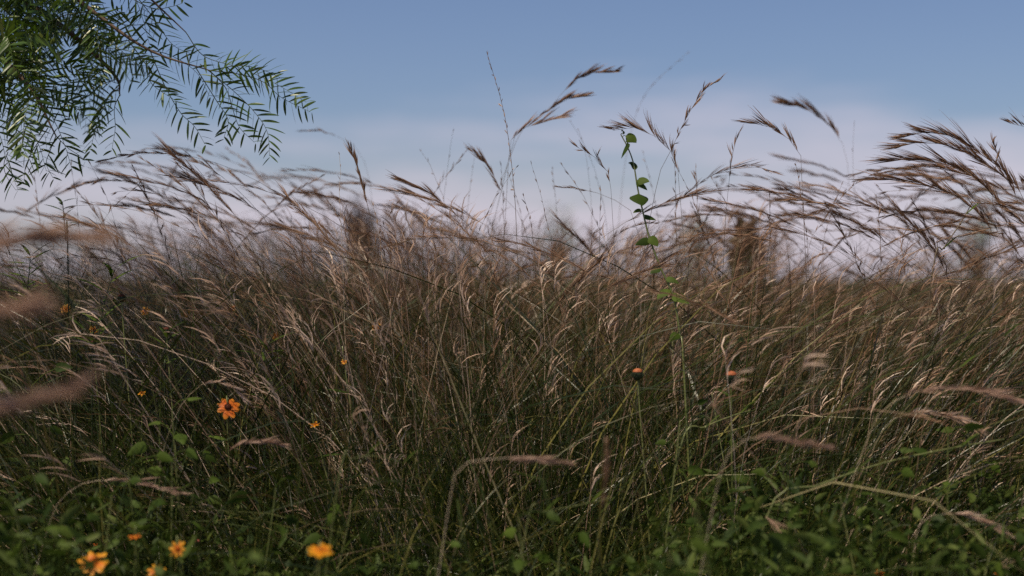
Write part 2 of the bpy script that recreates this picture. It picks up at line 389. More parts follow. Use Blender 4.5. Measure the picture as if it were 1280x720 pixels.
# ---------------------------------------------------------------- individual stalks
def root_for(p, dx=0, dy=0):
    x, y = p[0] + dx, p[1] + dy
    return np.array([x, y, float(ground_z(x, y))])

def stalk(label, px, d, rootdx=0., cat='grass stalk', name='plumed_grass_stalk', n=14, L=.06, top=.35, mats=('stem', 'plume'), sw=.0013, fib=10,
          drift=(-1, 0, -.25), pull=.5, spread=.3, w=.0011, group=None, dd=None, blade=0):
    """px: pixel polyline from low to tip, at distance d; the stem continues down to the soil"""
    if d >= 1.4 and L >= .026: top *= .55
    ds = np.linspace(d, d if dd is None else dd, len(px))
    pts = [at(x, y, q) for (x, y), q in zip(px, ds)]
    lo = pts[0]; v = lo - pts[1]; v = v / np.linalg.norm(v)
    h = lo[2]; r = root_for(lo, rootdx + v[0] * h * .35, .03)
    mid = lo * .5 + r * .5 + np.array([v[0] * h * .08, 0, 0])
    C = spline([r, mid] + pts, 34)
    # share of length occupied by given pixels polyline
    seg = np.linalg.norm(np.diff(C, axis=0), axis=1); Ltot = seg.sum()
    s = np.concatenate([[0], np.cumsum(seg)]) / Ltot
    C = np.stack([np.interp(np.linspace(0, 1, 34), s, C[:, i]) for i in range(3)], 1)
    t = thing(name, label, cat, r, group)
    a = Acc(); a.sweep(C, sw * np.linspace(1.2, .35, 34), 4)
    link('stem', a.mesh('stem', M[mats[0]], r), t)
    a = Acc(); panicle(a, C, n, L, spread, drift, fib, top, w, pull=pull)
    link('seed_head', a.mesh('seed_head', M[mats[1]], r), t)
    for q in range(blade):
        i = int(R.integers(6, 16)); sg = 1 if q % 2 else -1
        Cb = bend_curves(C[i][None], np.array([0 if sg > 0 else math.pi]), np.array([.3]), np.array([1.2]), np.array([R.uniform(.15, .3)]), 8, 1.2, .03)
        a = Acc(); a.sweep(Cb, blade_w(np.array([.004]), 8), 'V'); link('leaf_blade', a.mesh('leaf_blade', M['tawny'], r), t)
    return t

DZ = 2.15
def H(lab, px, **kw): return stalk(lab, px, kw.pop('d', DZ), **kw)
# --- the sparse stalks against the open sky
H('tallest thin upright stalk with a pale beaded seed head, left of the triple plume', [(646, 300), (641, 220), (630, 140), (608, 64)], n=26, L=.012, top=.2, mats=('stem', 'paleplume'), fib=5, pull=.1, spread=.35, sw=.0016, w=.0013)
rt = [((640, 190), (668, 155), (700, 120), (722, 96), (752, 89), (768, 90)), ((636, 200), (655, 160), (682, 140), (704, 124), (728, 121)), ((634, 230), (640, 172), (655, 160), (680, 152), (704, 143))]
H('high wind-blown plume pointing right, topmost of the three stacked plumes', list(rt[0]), n=16, L=.045, top=.14, drift=(1, 0, -.05), pull=.4, spread=.10, d=2.5, fib=14, w=.0013)
H('dark slim plume pointing right, middle of the three stacked plumes', list(rt[1]), n=14, L=.042, top=.13, drift=(1, 0, .02), pull=.4, spread=.10, d=2.45, fib=14, w=.0013)
H('reddish forked plume pointing right, lowest of the three stacked plumes', list(rt[2]), n=14, L=.048, top=.16, drift=(1, 0, .15), pull=.3, spread=.14, d=2.4, fib=12, w=.0012, mats=('stem', 'pinkplume'))
H('faint thin stalk with a sparse tip leaning right above the leafy climber', [(775, 260), (790, 160), (812, 110), (862, 64)], n=10, L=.02, top=.2, drift=(1, 0, .2), pull=.1, spread=.12, fib=3, d=2.9)
H('tall stalk leaning right with a dark tufted tip, right of the leafy climber', [(815, 260), (838, 190), (862, 140), (886, 104), (902, 98)], n=20, L=.028, top=.22, drift=(1, 0, .1), pull=.4, spread=.28, fib=8)
H('arching dark plume bent over the top leaf of the climber', [(850, 245), (842, 195), (815, 168), (785, 158), (766, 163)], n=14, L=.055, top=.22, drift=(1, 0, -.65), pull=.55, spread=.12, fib=11, d=2.1)
H('short plume drooping left of the leafy climber', [(765, 260), (760, 215), (742, 195), (722, 184)], n=10, L=.035, top=.14, drift=(1, 0, -.5), pull=.4, fib=8)
H('plume on a long arched stem reaching left below the leafy climber', [(800, 300), (775, 255), (735, 238), (698, 234)], n=8, L=.03, top=.1, drift=(-1, 0, .1), pull=.3, spread=.15, fib=5, d=2.3)
H('blurred twin plume swept left, highest in the right half of the skyline', [(1062, 250), (1055, 185), (1030, 150), (1000, 132), (978, 130)], n=20, L=.06, top=.2, pull=.35, spread=.12, d=2.7, fib=14, drift=(-1, 0, .3), w=.0013)
H('dark hooked plume below the highest blurred plume of the right skyline', [(1003, 240), (998, 190), (975, 165), (950, 155), (938, 153)], n=14, L=.045, top=.15, pull=.3, spread=.12, fib=11, drift=(-1, 0, .1))
H('thin bare stalk with a small side twig between the two right plume thickets', [(1075, 300), (1068, 240), (1066, 190), (1068, 150)], n=7, L=.014, top=.3, fib=3, pull=.2, spread=.4, drift=(1, 0, .3), d=2.6)
H('small isolated plume cut by the right edge', [(1300, 240), (1298, 180), (1285, 158), (1262, 154)], n=12, L=.035, top=.13, pull=.3, spread=.12, fib=11)
H('short hooked plume on an upright stem near the right edge', [(1240, 260), (1246, 200), (1252, 184), (1240, 177)], n=10, L=.03, top=.1, pull=.4, fib=8, drift=(1, 0, -.9))
H('second small plume low at the right edge', [(1310, 300), (1305, 250), (1290, 236), (1278, 232)], n=10, L=.04, top=.12, fib=8)
H('upright Y-shaped plume on a thick stem, first spike right of the tree branch', [(472, 330), (462, 270), (452, 225), (438, 186)], n=12, L=.045, top=.16, spread=.08, drift=(.2, 0, .6), pull=.2, fib=12, w=.0014, sw=.002)
H('dark blurred plume arching over toward the upright spike', [(610, 330), (560, 260), (530, 238), (500, 226)], n=14, L=.05, top=.18, spread=.1, drift=(-1, 0, .1), fib=12)
H('dark plume draped left of the tallest thin stalk', [(660, 300), (632, 250), (612, 210), (592, 190)], n=12, L=.045, top=.14, spread=.14, drift=(-.6, 0, .5), fib=11, pull=.3, d=2.4)
H('lone blurred plume floating right of the tree branch tips', [(470, 300), (455, 200), (425, 172), (398, 163), (380, 164)], n=8, L=.03, top=.1, spread=.1, fib=7, d=2.8)
H('pale thin upright stalk with beaded tip beside the blurred dark shrub', [(428, 320), (424, 240), (426, 210), (424, 190)], n=8, L=.012, top=.15, fib=3, mats=('palestem', 'paleplume'), pull=.1)
H('thin bare grass stalk standing between the upright spike and the tallest stalk', [(550, 300), (556, 240), (562, 190), (567, 160)], n=5, L=.012, top=.2, fib=3, pull=.1, d=2.5)
H('thin kinked stalk with a pale tip left of the bare stalk', [(560, 280), (548, 235), (540, 210), (524, 186)], n=7, L=.012, top=.15, fib=3, mats=('stem', 'paleplume'), pull=.1, d=2.4)
H('faint hair-thin stalk leaning left just right of the three plumes', [(760, 300), (748, 230), (735, 190), (712, 150)], n=5, L=.012, top=.15, fib=2, pull=.1, d=2.6)
H('hair-thin stalk rising straight beside the leafy climber stem', [(740, 300), (738, 240), (730, 180), (722, 160)], n=5, L=.01, top=.15, fib=2, pull=.1, d=2.5)
H('upright dark forked stalk at the left end of the right thicket', [(905, 310), (910, 240), (916, 190), (922, 168)], n=8, L=.03, top=.12, drift=(.1, 0, 1), fib=6, pull=.1, d=2.2)
# --- the big arching plumes at the right
arch = [((1275, 262), (1240, 205), (1200, 175), (1160, 165), (1128, 172)), ((1290, 275), (1245, 215), (1195, 185), (1150, 178), (1118, 185)),
        ((1262, 290), (1225, 230), (1185, 205), (1140, 200), (1104, 200)), ((1250, 320), (1215, 260), (1170, 235), (1130, 225), (1095, 225))]
al = ['highest long plume of the right thicket, bending to the left', 'second arching plume just under the highest one of the right thicket',
      'third arching plume of the right thicket with ragged left tips', 'lowest dark bar-like plume in front of the right thicket']
for l, p in zip(al, arch): H(l, list(p), n=34, L=.07, top=.34, spread=.09, drift=(-.9, 0, -.1), fib=10, pull=.25, w=.001)
# --- pale seed stalks inside the mass
H('pale pink beaded stalk leaning left, longest of the pale stalks left of centre', [(450, 560), (400, 460), (345, 370), (302, 308)], n=40, L=.014, top=.55, fib=5, mats=('palestem', 'paleplume'), pull=.2, drift=(.3, 0, -.6), spread=.3, w=.0016, d=2.0)
H('pale kinked stalk parallel to the longest pale stalk, on its right', [(470, 540), (420, 465), (378, 405), (350, 362)], n=20, L=.013, top=.4, fib=4, mats=('palestem', 'paleplume'), pull=.2, drift=(.3, 0, -.6), w=.0015, d=2.05)
H('pale pink upright seed stalk below the upright Y-shaped plume', [(490, 420), (480, 340), (472, 280), (464, 250)], n=24, L=.018, top=.4, fib=5, mats=('palestem', 'paleplume'), pull=.2, drift=(0, 0, 1), spread=.15, w=.0018)
H('pale bent stalk with curled husks at the centre of the meadow', [(520, 420), (540, 360), (546, 320), (540, 300)], n=12, L=.016, top=.25, fib=5, mats=('palestem', 'paleplume'), pull=.3, drift=(-.6, 0, -.5), w=.002)
H('pale straw stalk crossing down right near the centre of the meadow', [(760, 420), (735, 380), (690, 350), (640, 300)], n=12, L=.014, top=.4, fib=4, mats=('palestem', 'paleplume'), pull=.2, drift=(.5, 0, -.5), w=.0015)
# --- bent plumes in the lower half and blurred ones close to the lens
H('pink blurred plume close to the lens at the left edge, uppermost of three', [(-190, 380), (-90, 315), (0, 303), (70, 297), (118, 296)], d=1.05, n=90, L=.055, top=.32, drift=(1, 0, .0), pull=.3, spread=.18, fib=16, mats=('palestem', 'pinkplume'), w=.0022)
H('pink blurred plume close to the lens at the left edge, middle of three', [(-190, 470), (-110, 410), (-30, 392), (20, 384), (48, 378)], d=.98, n=80, L=.05, top=.3, drift=(1, 0, .15), pull=.3, spread=.18, fib=16, mats=('palestem', 'pinkplume'), w=.0022)
H('pink blurred plume close to the lens at the left edge, lowest of three', [(-190, 600), (-100, 530), (-20, 512), (40, 500), (88, 482)], d=1.0, n=70, L=.05, top=.28, drift=(1, 0, .2), pull=.3, spread=.18, fib=14, mats=('palestem', 'pinkplume'), w=.0022)
H('blurred pink horizontal plume in front of the centre of the meadow', [(560, 640), (575, 585), (610, 574), (665, 573), (700, 577)], d=1.6, n=16, L=.04, top=.16, drift=(1, 0, -.05), spread=.08, fib=12, mats=('palestem', 'pinkplume'))
H('blurred reddish upright plume low in the centre of the meadow', [(745, 720), (752, 640), (756, 600), (758, 560)], d=1.5, n=14, L=.03, top=.2, drift=(0, 0, 1), spread=.1, fib=8)
H('pale feathery plume arching right over the lower right grass', [(1080, 600), (1110, 530), (1150, 516), (1195, 522), (1215, 534)], d=1.9, n=22, L=.04, top=.22, drift=(1, 0, -.35), spread=.14, fib=11, mats=('palestem', 'paleplume'))
H('greenish blurred plume lying level in the right half of the meadow', [(890, 640), (915, 560), (950, 548), (1000, 553), (1030, 558)], d=1.55, n=16, L=.04, top=.2, drift=(1, 0, -.1), spread=.1, fib=12, mats=('palestem', 'pinkplume'))
H('long pinkish plume sweeping to the right edge above the fallen green stem', [(1080, 560), (1120, 500), (1180, 486), (1240, 492), (1290, 508)], d=1.75, n=30, L=.05, top=.35, drift=(1, 0, -.25), spread=.1, fib=10, mats=('palestem', 'pinkplume'))
H('curved pale plume at the bottom right, below the fallen green stem', [(1140, 720), (1150, 655), (1185, 642), (1225, 650), (1250, 664)], d=1.75, n=16, L=.04, top=.22, drift=(1, 0, -.4), spread=.1, fib=9, mats=('palestem', 'paleplume'))
H('pinkish curled plume hanging over the red-orange flower', [(205, 560), (240, 490), (270, 478), (292, 486), (304, 500)], d=1.95, n=14, L=.03, top=.16, drift=(1, 0, -.7), spread=.12, fib=8, mats=('palestem', 'paleplume'))
H('reddish drooping plume between the red-orange flower and the blurred orange flower', [(255, 640), (270, 580), (300, 556), (330, 553), (352, 556)], d=1.85, n=18, L=.035, top=.2, drift=(1, 0, -.3), spread=.16, fib=9, mats=('stem', 'pinkplume'))
H('brown horizontal plume pointing right low in the left half', [(60, 660), (90, 612), (130, 600), (180, 606), (220, 616)], d=1.8, n=18, L=.04, top=.25, drift=(1, 0, -.2), spread=.08, fib=7, mats=('palestem', 'pinkplume'))

# --- thicket stalks: twelve kinds, copied
variants = []
for i in range(12):
    hgt = 1.0; bd = (.65, 1.05, 1.2, 1.35, 1.5, 1.8)[i % 6] * R.uniform(.9, 1.1); th0 = R.uniform(.0, .3)
    C = bend_curves(np.zeros((1, 3)), np.array([math.pi]), np.array([th0]), np.array([bd]), np.array([1.15]), 33, 2.6, .006)[0]
    C = C / C[:, 2].max()
    variants.append((C, i))
def make_variant(C, i, loc, sc, label, group):
    t = thing('plumed_grass_stalk', label, 'grass stalk', loc, group)
    a = Acc(); a.sweep(C, .0014 * np.linspace(1.2, .35, 34), 4); link('stem', a.mesh('stem', M['stem']), t)
    a = Acc(); panicle(a, C, int(R.integers(9, 22)), R.uniform(.03, .075), R.uniform(.06, .18), (-1, 0, R.uniform(-.5, .1)), 9, R.uniform(.08, .22), .0009, pull=.3)
    link('seed_head', a.mesh('seed_head', M['plume']), t)
    for q in range(2):
        k = int(R.integers(5, 15)); 
        Cb = bend_curves(C[k][None], np.array([math.pi if q else R.uniform(-.5, .5)]), np.array([.25]), np.array([R.uniform(.7, 1.6)]), np.array([R.uniform(.12, .26)]), 8, 1.2, .05)
        a = Acc(); a.sweep(Cb, blade_w(np.array([.0022]), 8), 'V'); link('leaf_blade', a.mesh('leaf_blade', M['tawny']), t)
    return t
SKX = [-60, 0, 50, 100, 150, 200, 250, 300, 350, 400, 440, 500, 560, 600, 640, 700, 750, 800, 850, 900, 950, 1000, 1040, 1070, 1100, 1130, 1180, 1230, 1280, 1340]
SKY_ = [240, 245, 238, 225, 200, 180, 183, 188, 196, 205, 215, 235, 245, 235, 250, 268, 270, 275, 262, 222, 200, 195, 215, 255, 225, 205, 205, 225, 250, 250]
DENS = [.5, .6, .5, .6, .9, 1.2, 1.2, 1.2, 1.2, 1.0, .6, .5, .5, .5, .45, .4, .4, .45, .9, 1.5, 1.5, 1.2, 1.0, .9, 1.3, 1.5, 1.4, 1.3, .9, .6]
zones = [(-100, 160, 'sparse brown plumed stalk rising under the tree branch', 'stalks under the tree branch'),
         (160, 430, 'brown wind-swept plumed stalk in the thicket right of the tree branch', 'left thicket of plumed stalks'),
         (430, 640, 'brown plumed stalk between the left thicket and the tallest stalk', 'stalks left of centre'),
         (640, 860, 'low plumed stalk around the leafy climber', 'stalks around the climber'),
         (860, 1065, 'reddish brown plumed stalk around the round dry shrub', 'stalks by the dry shrub'),
         (1065, 1500, 'brown plumed stalk in the arching thicket at the far right', 'right thicket of plumed stalks')]
protos = {}
cnt = 0
pdf = np.interp(np.arange(-60, 1340, 4), SKX, DENS); pdf /= pdf.sum()
cols = R.choice(np.arange(-60, 1340, 4), 230, p=pdf)
for j, cx in enumerate(cols):
    d = float(R.uniform(1.95, 3.1)); depthf = R.random() ** 1.3
    ytop = float(np.interp(cx, SKX, SKY_)) + depthf * 100
    C, i = variants[int(R.integers(0, 12))]
    tip = at(cx, ytop, d); hh = tip[2]
    ktop = C[:, 2].argmax(); sx = 1.0
    z = next(z for z in zones if z[0] <= cx < z[1])
    rz = float(R.normal(0, .35)); flip = 1
    if 600 < cx < 900 and R.random() < .4: rz += math.pi
    tx = C[ktop, 0] * hh
    loc = (tip[0] - tx * math.cos(rz), tip[1] - tx * math.sin(rz)); gz = float(ground_z(*loc)); hh -= gz
    loc = (loc[0], loc[1], gz)
    if R.random() < .08: rz += math.pi * R.uniform(.6, 1.0); loc = (tip[0] - tx * math.cos(rz), tip[1] - tx * math.sin(rz), gz)
    if i not in protos:
        t = make_variant(C, i, loc, hh, z[2], z[3]); t.scale = (hh,) * 3; t.rotation_euler = (0, 0, rz); protos[i] = t
    else:
        copy_thing(protos[i], loc, rz, (hh,) * 3, z[2], z[3])

gaps = np.array([430, 470, 515, 585, 605, 625, 655, 670, 690, 705, 745, 758, 830, 845, 868, 885, 925, 965, 1010, 1025, 1045, 1082, 1095, 60, 95, 120, 140])
for gx in gaps:
    x0 = gx + R.normal(0, 6); hy = R.uniform(185, 250); ln = R.normal(-6, 22); d = R.uniform(1.95, 2.6)
    C_lab = 'thin nearly bare grass stalk rising above the grass tops against the low sky'
    stalk(C_lab, [(x0 - ln * .4, 330), (x0, 290), (x0 + ln * .5, (290 + hy) / 2), (x0 + ln * 1.3, hy)], d, n=int(R.integers(8, 16)), L=R.uniform(.012, .024), top=R.uniform(.1, .25), fib=4, pull=.15, spread=.22, drift=(np.sign(ln), 0, .2), mats=('stem', 'plume'), sw=.0011, group='thin stalks in the sky gaps')
# ---------------------------------------------------------------- leafy climber
def leaf_acc(base, dirv, L, W, up=(0, -.3, 1), droop=.5, seg=8, heart=True, rnd=None, rough=.0):
    t = np.linspace(0, 1, seg + 1)
    d = unit(np.array(dirv, float)); g = np.array([0, 0, -1.])
    C = [np.array(base, float)]
    for q in t[1:]: C.append(C[-1] + unit(d + g * droop * q) * L / seg)
    prof = (np.sin(np.pi * np.clip(t, 0, 1) ** (.55 if heart else .8)) ** .8)
    prof = np.maximum(prof, .03) * (1 + rough * np.where(np.arange(seg + 1) % 2, 1, -1))
    a = Acc(); a.sweep(np.array(C), W * prof, 'V', roll=0, ref=np.cross(d, np.cross(np.array(up, float), d)) , rnd=[R.random() if rnd is None else rnd], fold=.3)
    return a

def climber():
    d = 2.1
    px = [(776, 168), (785, 185), (792, 205), (797, 235), (803, 262), (812, 298), (826, 335), (842, 372), (850, 420), (856, 480)]
    pts = [at(x, y, d) for x, y in px][::-1]
    r = root_for(pts[0], .03, .0)
    C = spline([r] + pts, 50)
    t = thing('climbing_weed', 'tall green climbing weed with heart-shaped leaves standing above the grass', 'weed', r)
    a = Acc(); a.sweep(C, .0032 * np.linspace(1.2, .5, 50), 6); link('stem', a.mesh('stem', M['greenstem'], r), t)
    leaves = [((784, 178), (-.5, -.2, -.8), .026, .018), ((779, 168), (-.1, -.3, .8), .016, .009), ((782, 170), (1, -.2, .1), .026, .020), ((795, 212), (-.3, .3, .9), .018, .010), ((796, 226), (.9, -.4, .3), .024, .021),
              ((798, 242), (.3, -.8, -.5), .03, .027), ((795, 226), (.9, -.1, -.3), .026, .015), ((802, 262), (-.8, -.2, .1), .018, .010), ((804, 270), (.9, .2, .1), .02, .012), ((811, 296), (.7, -.3, -.2), .018, .016), ((813, 300), (-.8, -.3, -.1), .024, .016),
              ((826, 335), (-.8, -.2, .0), .02, .013), ((832, 348), (.9, -.3, .1), .022, .014), ((842, 366), (.8, -.4, -.3), .034, .026), ((838, 362), (-.9, -.4, .1), .026, .018), ((850, 418), (-.6, -.5, .2), .03, .018)]
    for (x, y), dv, L, W in leaves:
        p = at(x, y, d); q = C[np.linalg.norm(C - p, axis=1).argmin()]
        a = leaf_acc(p, dv, L * R.uniform(.75, 1.15), W * R.uniform(.7, 1.15), up=(R.normal(0, .8), -.8, .7), droop=R.uniform(.3, 1.5), heart=True); a.sweep(np.array([q, (p + q) / 2 + [0, 0, .002], p]), .0012, 4)
        link('leaf', a.mesh('leaf', M['leafy'], r), t)
climber()

# ---------------------------------------------------------------- flowers
def sphere(acc, c, rx, rz, flat=1.0, rings=6, seg=10, axis=None, low=-1.0):
    V = []; F = []
    for i in range(rings + 1):
        ph = math.asin(max(-1, low)) + (math.pi / 2 - math.asin(max(-1, low))) * i / rings
        for j in range(seg):
            th = 2 * math.pi * j / seg
            V.append([rx * math.cos(ph) * math.cos(th), rx * math.cos(ph) * math.sin(th), rz * math.sin(ph)])
    for i in range(rings):
        for j in range(seg): F.append([i * seg + j, i * seg + (j + 1) % seg, (i + 1) * seg + (j + 1) % seg, (i + 1) * seg + j])
    V = np.array(V)
    if axis is not None:
        q = Vector(axis).to_track_quat('Z', 'Y').to_matrix(); V = V @ np.array(q).T
    acc.raw(V + np.array(c), F, float(R.random()), .5)

def flower(label, px, py, d, dia, axis=(0, -.5, 1), npet=9, pm='petal', dm='disc', droop=.25, pw=.19, drop=0., lean_=(0, 0)):
    c = at(px, py, d); r = root_for(c, lean_[0], lean_[1] + .02)
    t = thing('wild_daisy', label, 'flower', r, 'wild orange flowers in the grass')
    ax = unit(np.array(axis, float)); u = unit(np.cross(ax, [0, 1, .2])); v = np.cross(ax, u)
    C = spline([r, (r + c) / 2 + [R.normal(0, .015), R.normal(0, .015), 0], c - ax * dia * .35, c - ax * dia * .04], 16)
    a = Acc(); a.sweep(C, .0018, 5); link('stem', a.mesh('stem', M['greenstem'], r), t)
    a = Acc(); sphere(a, c + ax * dia * .01, dia * .15, dia * .10, axis=ax); 
    for q in range(26):
        an = q * 2.4; rr = dia * .145 * math.sqrt(q / 26); b = c + u * rr * math.cos(an) + v * rr * math.sin(an) + ax * dia * .07
        a.sweep(np.array([b, b + ax * dia * .05]), dia * .03, 4)
    link('flower_centre', a.mesh('flower_centre', M[dm], r), t)
    a = Acc(); sphere(a, c - ax * dia * .04, dia * .13, dia * .1, axis=-ax, low=-.1); link('calyx', a.mesh('calyx', M['sepal'], r), t)
    for k in range(npet):
        if R.random() < drop: continue
        an = 2 * math.pi * k / npet + R.normal(0, .07); dr = u * math.cos(an) + v * math.sin(an)
        dr = unit(dr + ax * R.normal(.12, .12)); L = dia * .40 * R.uniform(.85, 1.08)
        tt = np.linspace(0, 1, 7); P = [c + dr * dia * .10]
        for q in tt[1:]: P.append(P[-1] + unit(dr - ax * droop * q * R.uniform(.6, 1.4)) * L / 6)
        P = np.array(P); prof = np.array([.45, .75, .95, 1, .98, .8, .3])
        a = Acc(); a.sweep(P, dia * pw * prof, 'V', roll=0, ref=ax, fold=.2); link('petal', a.mesh('petal', M[pm], r), t)
    # a pair of stem leaves
    for s in (-1, 1):
        i = int(R.integers(5, 10)); la = leaf_acc(C[i], (s, R.normal(0, .4), .5), .035, .009, heart=False)
        link('leaf', la.mesh('leaf', M['leafy'], r), t)
    return t
flower('open yellow-orange daisy at the bottom left, largest of the sharp flowers', 117, 704, 1.68, 0.0387, (0, -.75, 1), 11)
flower('small yellow daisy with red centre right of the largest daisy', 222, 686, 1.68, 0.0216, (.1, -1.2, .5), 8, dm='petalred')
flower('half-open yellow daisy cut by the bottom edge', 195, 713, 1.68, 0.0234, (.2, -.7, 1), 7, drop=.3)
flower('blurred bright orange flower close to the lens at the bottom', 400, 689, 1.5, .029, (.15, -.3, 1), 8, droop=.12, pw=.24)
flower('red-orange flower with dark centre and curled petals under a pink plume', 285, 509, 2.0, .037, (.3, -.8, .7), 8, pm='petalred', dm='darkdisc', droop=.5, pw=.22)
flower('tiny orange flower left of the red-orange flower', 177, 491, 2.1, .015, (0, -.6, 1), 7)
flower('dim orange flower just below the tiny orange one', 157, 503, 2.3, .012, (0, -.6, 1), 6)
flower('small orange flower right of the red-orange flower', 393, 531, 2.0, .017, (0, -.3, 1), 7)
flower('small red-orange flower above the half-open daisy', 169, 671, 1.68, 0.0162, (0, -.3, 1), 6, pm='petalred')
flower('small dark red flower above the largest daisy', 120, 680, 2.0, .010, (0, -.6, 1), 6, pm='petalred', dm='darkdisc')
flower('tiny yellow flower near the left edge', 20, 641, 1.9, .010, (0, -.5, 1), 6)
flower('tiny red flower at the bottom edge on the right', 1099, 716, 1.8, .013, (0, -.5, 1), 6, pm='petalred')
flower('tiny red flower in the bottom right corner', 1248, 717, 1.8, .013, (0, -.5, 1), 6, pm='petalred')
for x, y, l in ((117, 412, 'blurred orange flower behind dark weed stems at the left'), (182, 389, 'blurred orange flower right of the dark weed stems'), (82, 386, 'blurred orange flower nearest the left edge'),
                (232, 392, 'faint orange flower under the left thicket'), (430, 452, 'tiny orange speck of a flower among the pale stalks'), (345, 420, 'faint orange flower beside the longest pale stalk'), (470, 408, 'faint orange flower low in the centre'), (290, 385, 'faint orange flower left of the longest pale stalk')):
    flower(l, x, y, 2.45 if y < 430 else 2.1, .017 if y < 430 else .009, (0, -1, .5), 7, pw=.3)

def bud(name, label, px, py, d, s, top, lean_=.02):
    c = at(px, py, d); r = root_for(c, lean_, .02)
    t = thing(name, label, 'flower bud', r)
    C = spline([r, (r + c) / 2 + [.012, 0, 0], c - [0, 0, s * .5]], 14); a = Acc(); a.sweep(C, .0022, 5); link('stem', a.mesh('stem', M['greenstem'], r), t)
    a = Acc(); sphere(a, c - [0, 0, s * .12], s * .5, s * .62, low=-1); 
    for k in range(10):
        an = k * .628; dv = np.array([math.cos(an), math.sin(an), 0])
        a.sweep(np.array([c - [0, 0, s * .55] + dv * s * .2, c - [0, 0, s * .1] + dv * s * .53, c + dv * s * .5 + [0, 0, s * .2]]), np.array([s * .2, s * .3, s * .08]), 'flat', roll=0)
    link('sepals', a.mesh('sepals', M['sepal'], r), t)
    a = Acc(); sphere(a, c + [0, 0, s * .18], s * .5, s * .36, low=0)
    for k in range(40):
        an = k * 2.4; q = s * .46 * math.sqrt(k / 40); b = c + [q * math.cos(an), q * math.sin(an), s * .2 + (s * .46 - q) * .4]
        a.sweep(np.array([b, b + [0, 0, s * .16]]), s * .07, 4)
    link('petal_tuft', a.mesh('petal_tuft', M[top], r), t)
bud('flower_bud', 'dark bud with orange top, left of the pair in the right centre', 797, 467, 2.0, .014, 'budtop')
bud('flower_bud', 'dark bud with orange top, right of the pair in the right centre', 914, 471, 1.95, .015, 'budtop', -.02)
bud('flower_bud', 'tiny pink bud near the small yellow daisy', 247, 678, 1.9, .007, 'pinkbud')
bud('flower_bud', 'dark closed bud on a weed stem beside the blurred orange flower', 152, 372, 2.1, .010, 'darkdisc')
bud('flower_bud', 'dark closed bud standing below the left thicket', 208, 413, 2.1, .009, 'darkdisc')
bud('flower_bud', 'dark closed bud low among the left grass', 117, 429, 2.1, .008, 'darkdisc')

# ---------------------------------------------------------------- broad-leaved weeds
def weed(label, px, py, d, size, nl, ls, lw=.75, spread=1.0, mt='leafy', name='broadleaf_weed', gray=False):
    """size: radius of the leafy top in m"""
    c = at(px, py, d); r = root_for(c, R.normal(0, .02), R.uniform(0, .05))
    t = thing(name, label, 'weed', r)
    C = spline([r, (r + c) / 2 + [R.normal(0, .02), R.normal(0, .02), 0], c + [0, 0, size * .4]], 18)
    a = Acc(); a.sweep(C, .0026 * np.linspace(1.2, .6, 18), 5); link('stem', a.mesh('stem', M['greenstem'], r), t)
    lw = .52; nl = int(nl * 1.6)
    for k in range(nl):
        q = C[int(np.clip(17 - (k / nl) * 9, 5, 17))]; an = k * 2.4 + R.normal(0, .3); el = R.uniform(.1, .9)
        dv = np.array([math.cos(an), math.sin(an), el]); p = q + unit(dv) * size * R.uniform(.35, 1) * spread
        L = ls * R.uniform(.5, 1.05)
        a = leaf_acc(p, (math.cos(an), math.sin(an) - .3, R.uniform(-.3, .5)), L, L * lw, up=(R.normal(0, .9), R.normal(-.7, .8), R.uniform(-.2, 1)), droop=R.uniform(.2, 1.2), rough=.08)
        a.sweep(np.array([q, (p + q) / 2 + [0, 0, .004], p]), .0014, 4)
        link('leaf', a.mesh('leaf', M[mt], r), t)
W_ = [('bright green lobed weed just left of the red-orange flower', 215, 530, 1.9, .05, 12, .035), ('dark green leafy weed under the bright lobed weed', 215, 590, 1.8, .04, 10, .03),
      ('green weed at the left edge below the lowest pink plume', 12, 630, 1.6, .04, 10, .028), ('green leafy weed left of the blurred orange flower', 140, 640, 1.7, .05, 12, .032),
      ('pale blurred weed between the daisies and the blurred orange flower', 292, 712, 1.3, .02, 7, .024), ('grey-green weed with upright leaves in the lower left', 160, 600, 1.8, .04, 10, .028),
      ('small leafy weed right above the blurred orange flower', 345, 625, 1.8, .04, 9, .032), ('green weed at the bottom just left of centre', 545, 700, 1.7, .035, 10, .024),
      ('dark green weed with round leaves at the bottom centre', 648, 660, 1.7, .035, 10, .026), ('blurred green weed close to the lens, bottom right of centre', 868, 650, 1.3, .045, 14, .024),
      ('second blurred green weed close to the lens at the bottom edge', 838, 712, 1.3, .04, 12, .024), ('small curly weed right of the close blurred weeds', 1050, 640, 1.75, .05, 16, .022),
      ('low weed with a cupped pale leaf beside the fallen green stem', 1185, 553, 1.85, .03, 7, .026), ('leafy weed at the bottom between the curly weed and the corner', 1085, 695, 1.6, .05, 14, .026),
      ('green weed under the fallen green stem', 1100, 590, 1.85, .05, 12, .026), ('pale leafed weed left of the fallen green stem', 985, 600, 1.8, .04, 10, .024),
      ('small green weed rising in the far right grass', 1205, 530, 2.0, .04, 9, .026), ('weed with dark rounded leaves beside the right orange bud', 890, 500, 2.05, .022, 6, .03),
      ('dark pointed-leaf weed under the two orange buds', 850, 540, 1.9, .04, 9, .028), ('leafy weed at the bottom right corner', 1240, 700, 1.7, .05, 12, .03),
      ('weed hidden low in the centre grass', 700, 700, 1.7, .04, 9, .028), ('dark weed at the bottom left corner', 30, 705, 1.6, .05, 12, .03), ('green weed under the pale stalks', 440, 650, 1.8, .05, 12, .026),
      ('weed at the left edge under the middle pink plume', 40, 500, 2.0, .05, 12, .028)]
for a_ in W_: weed(*a_)

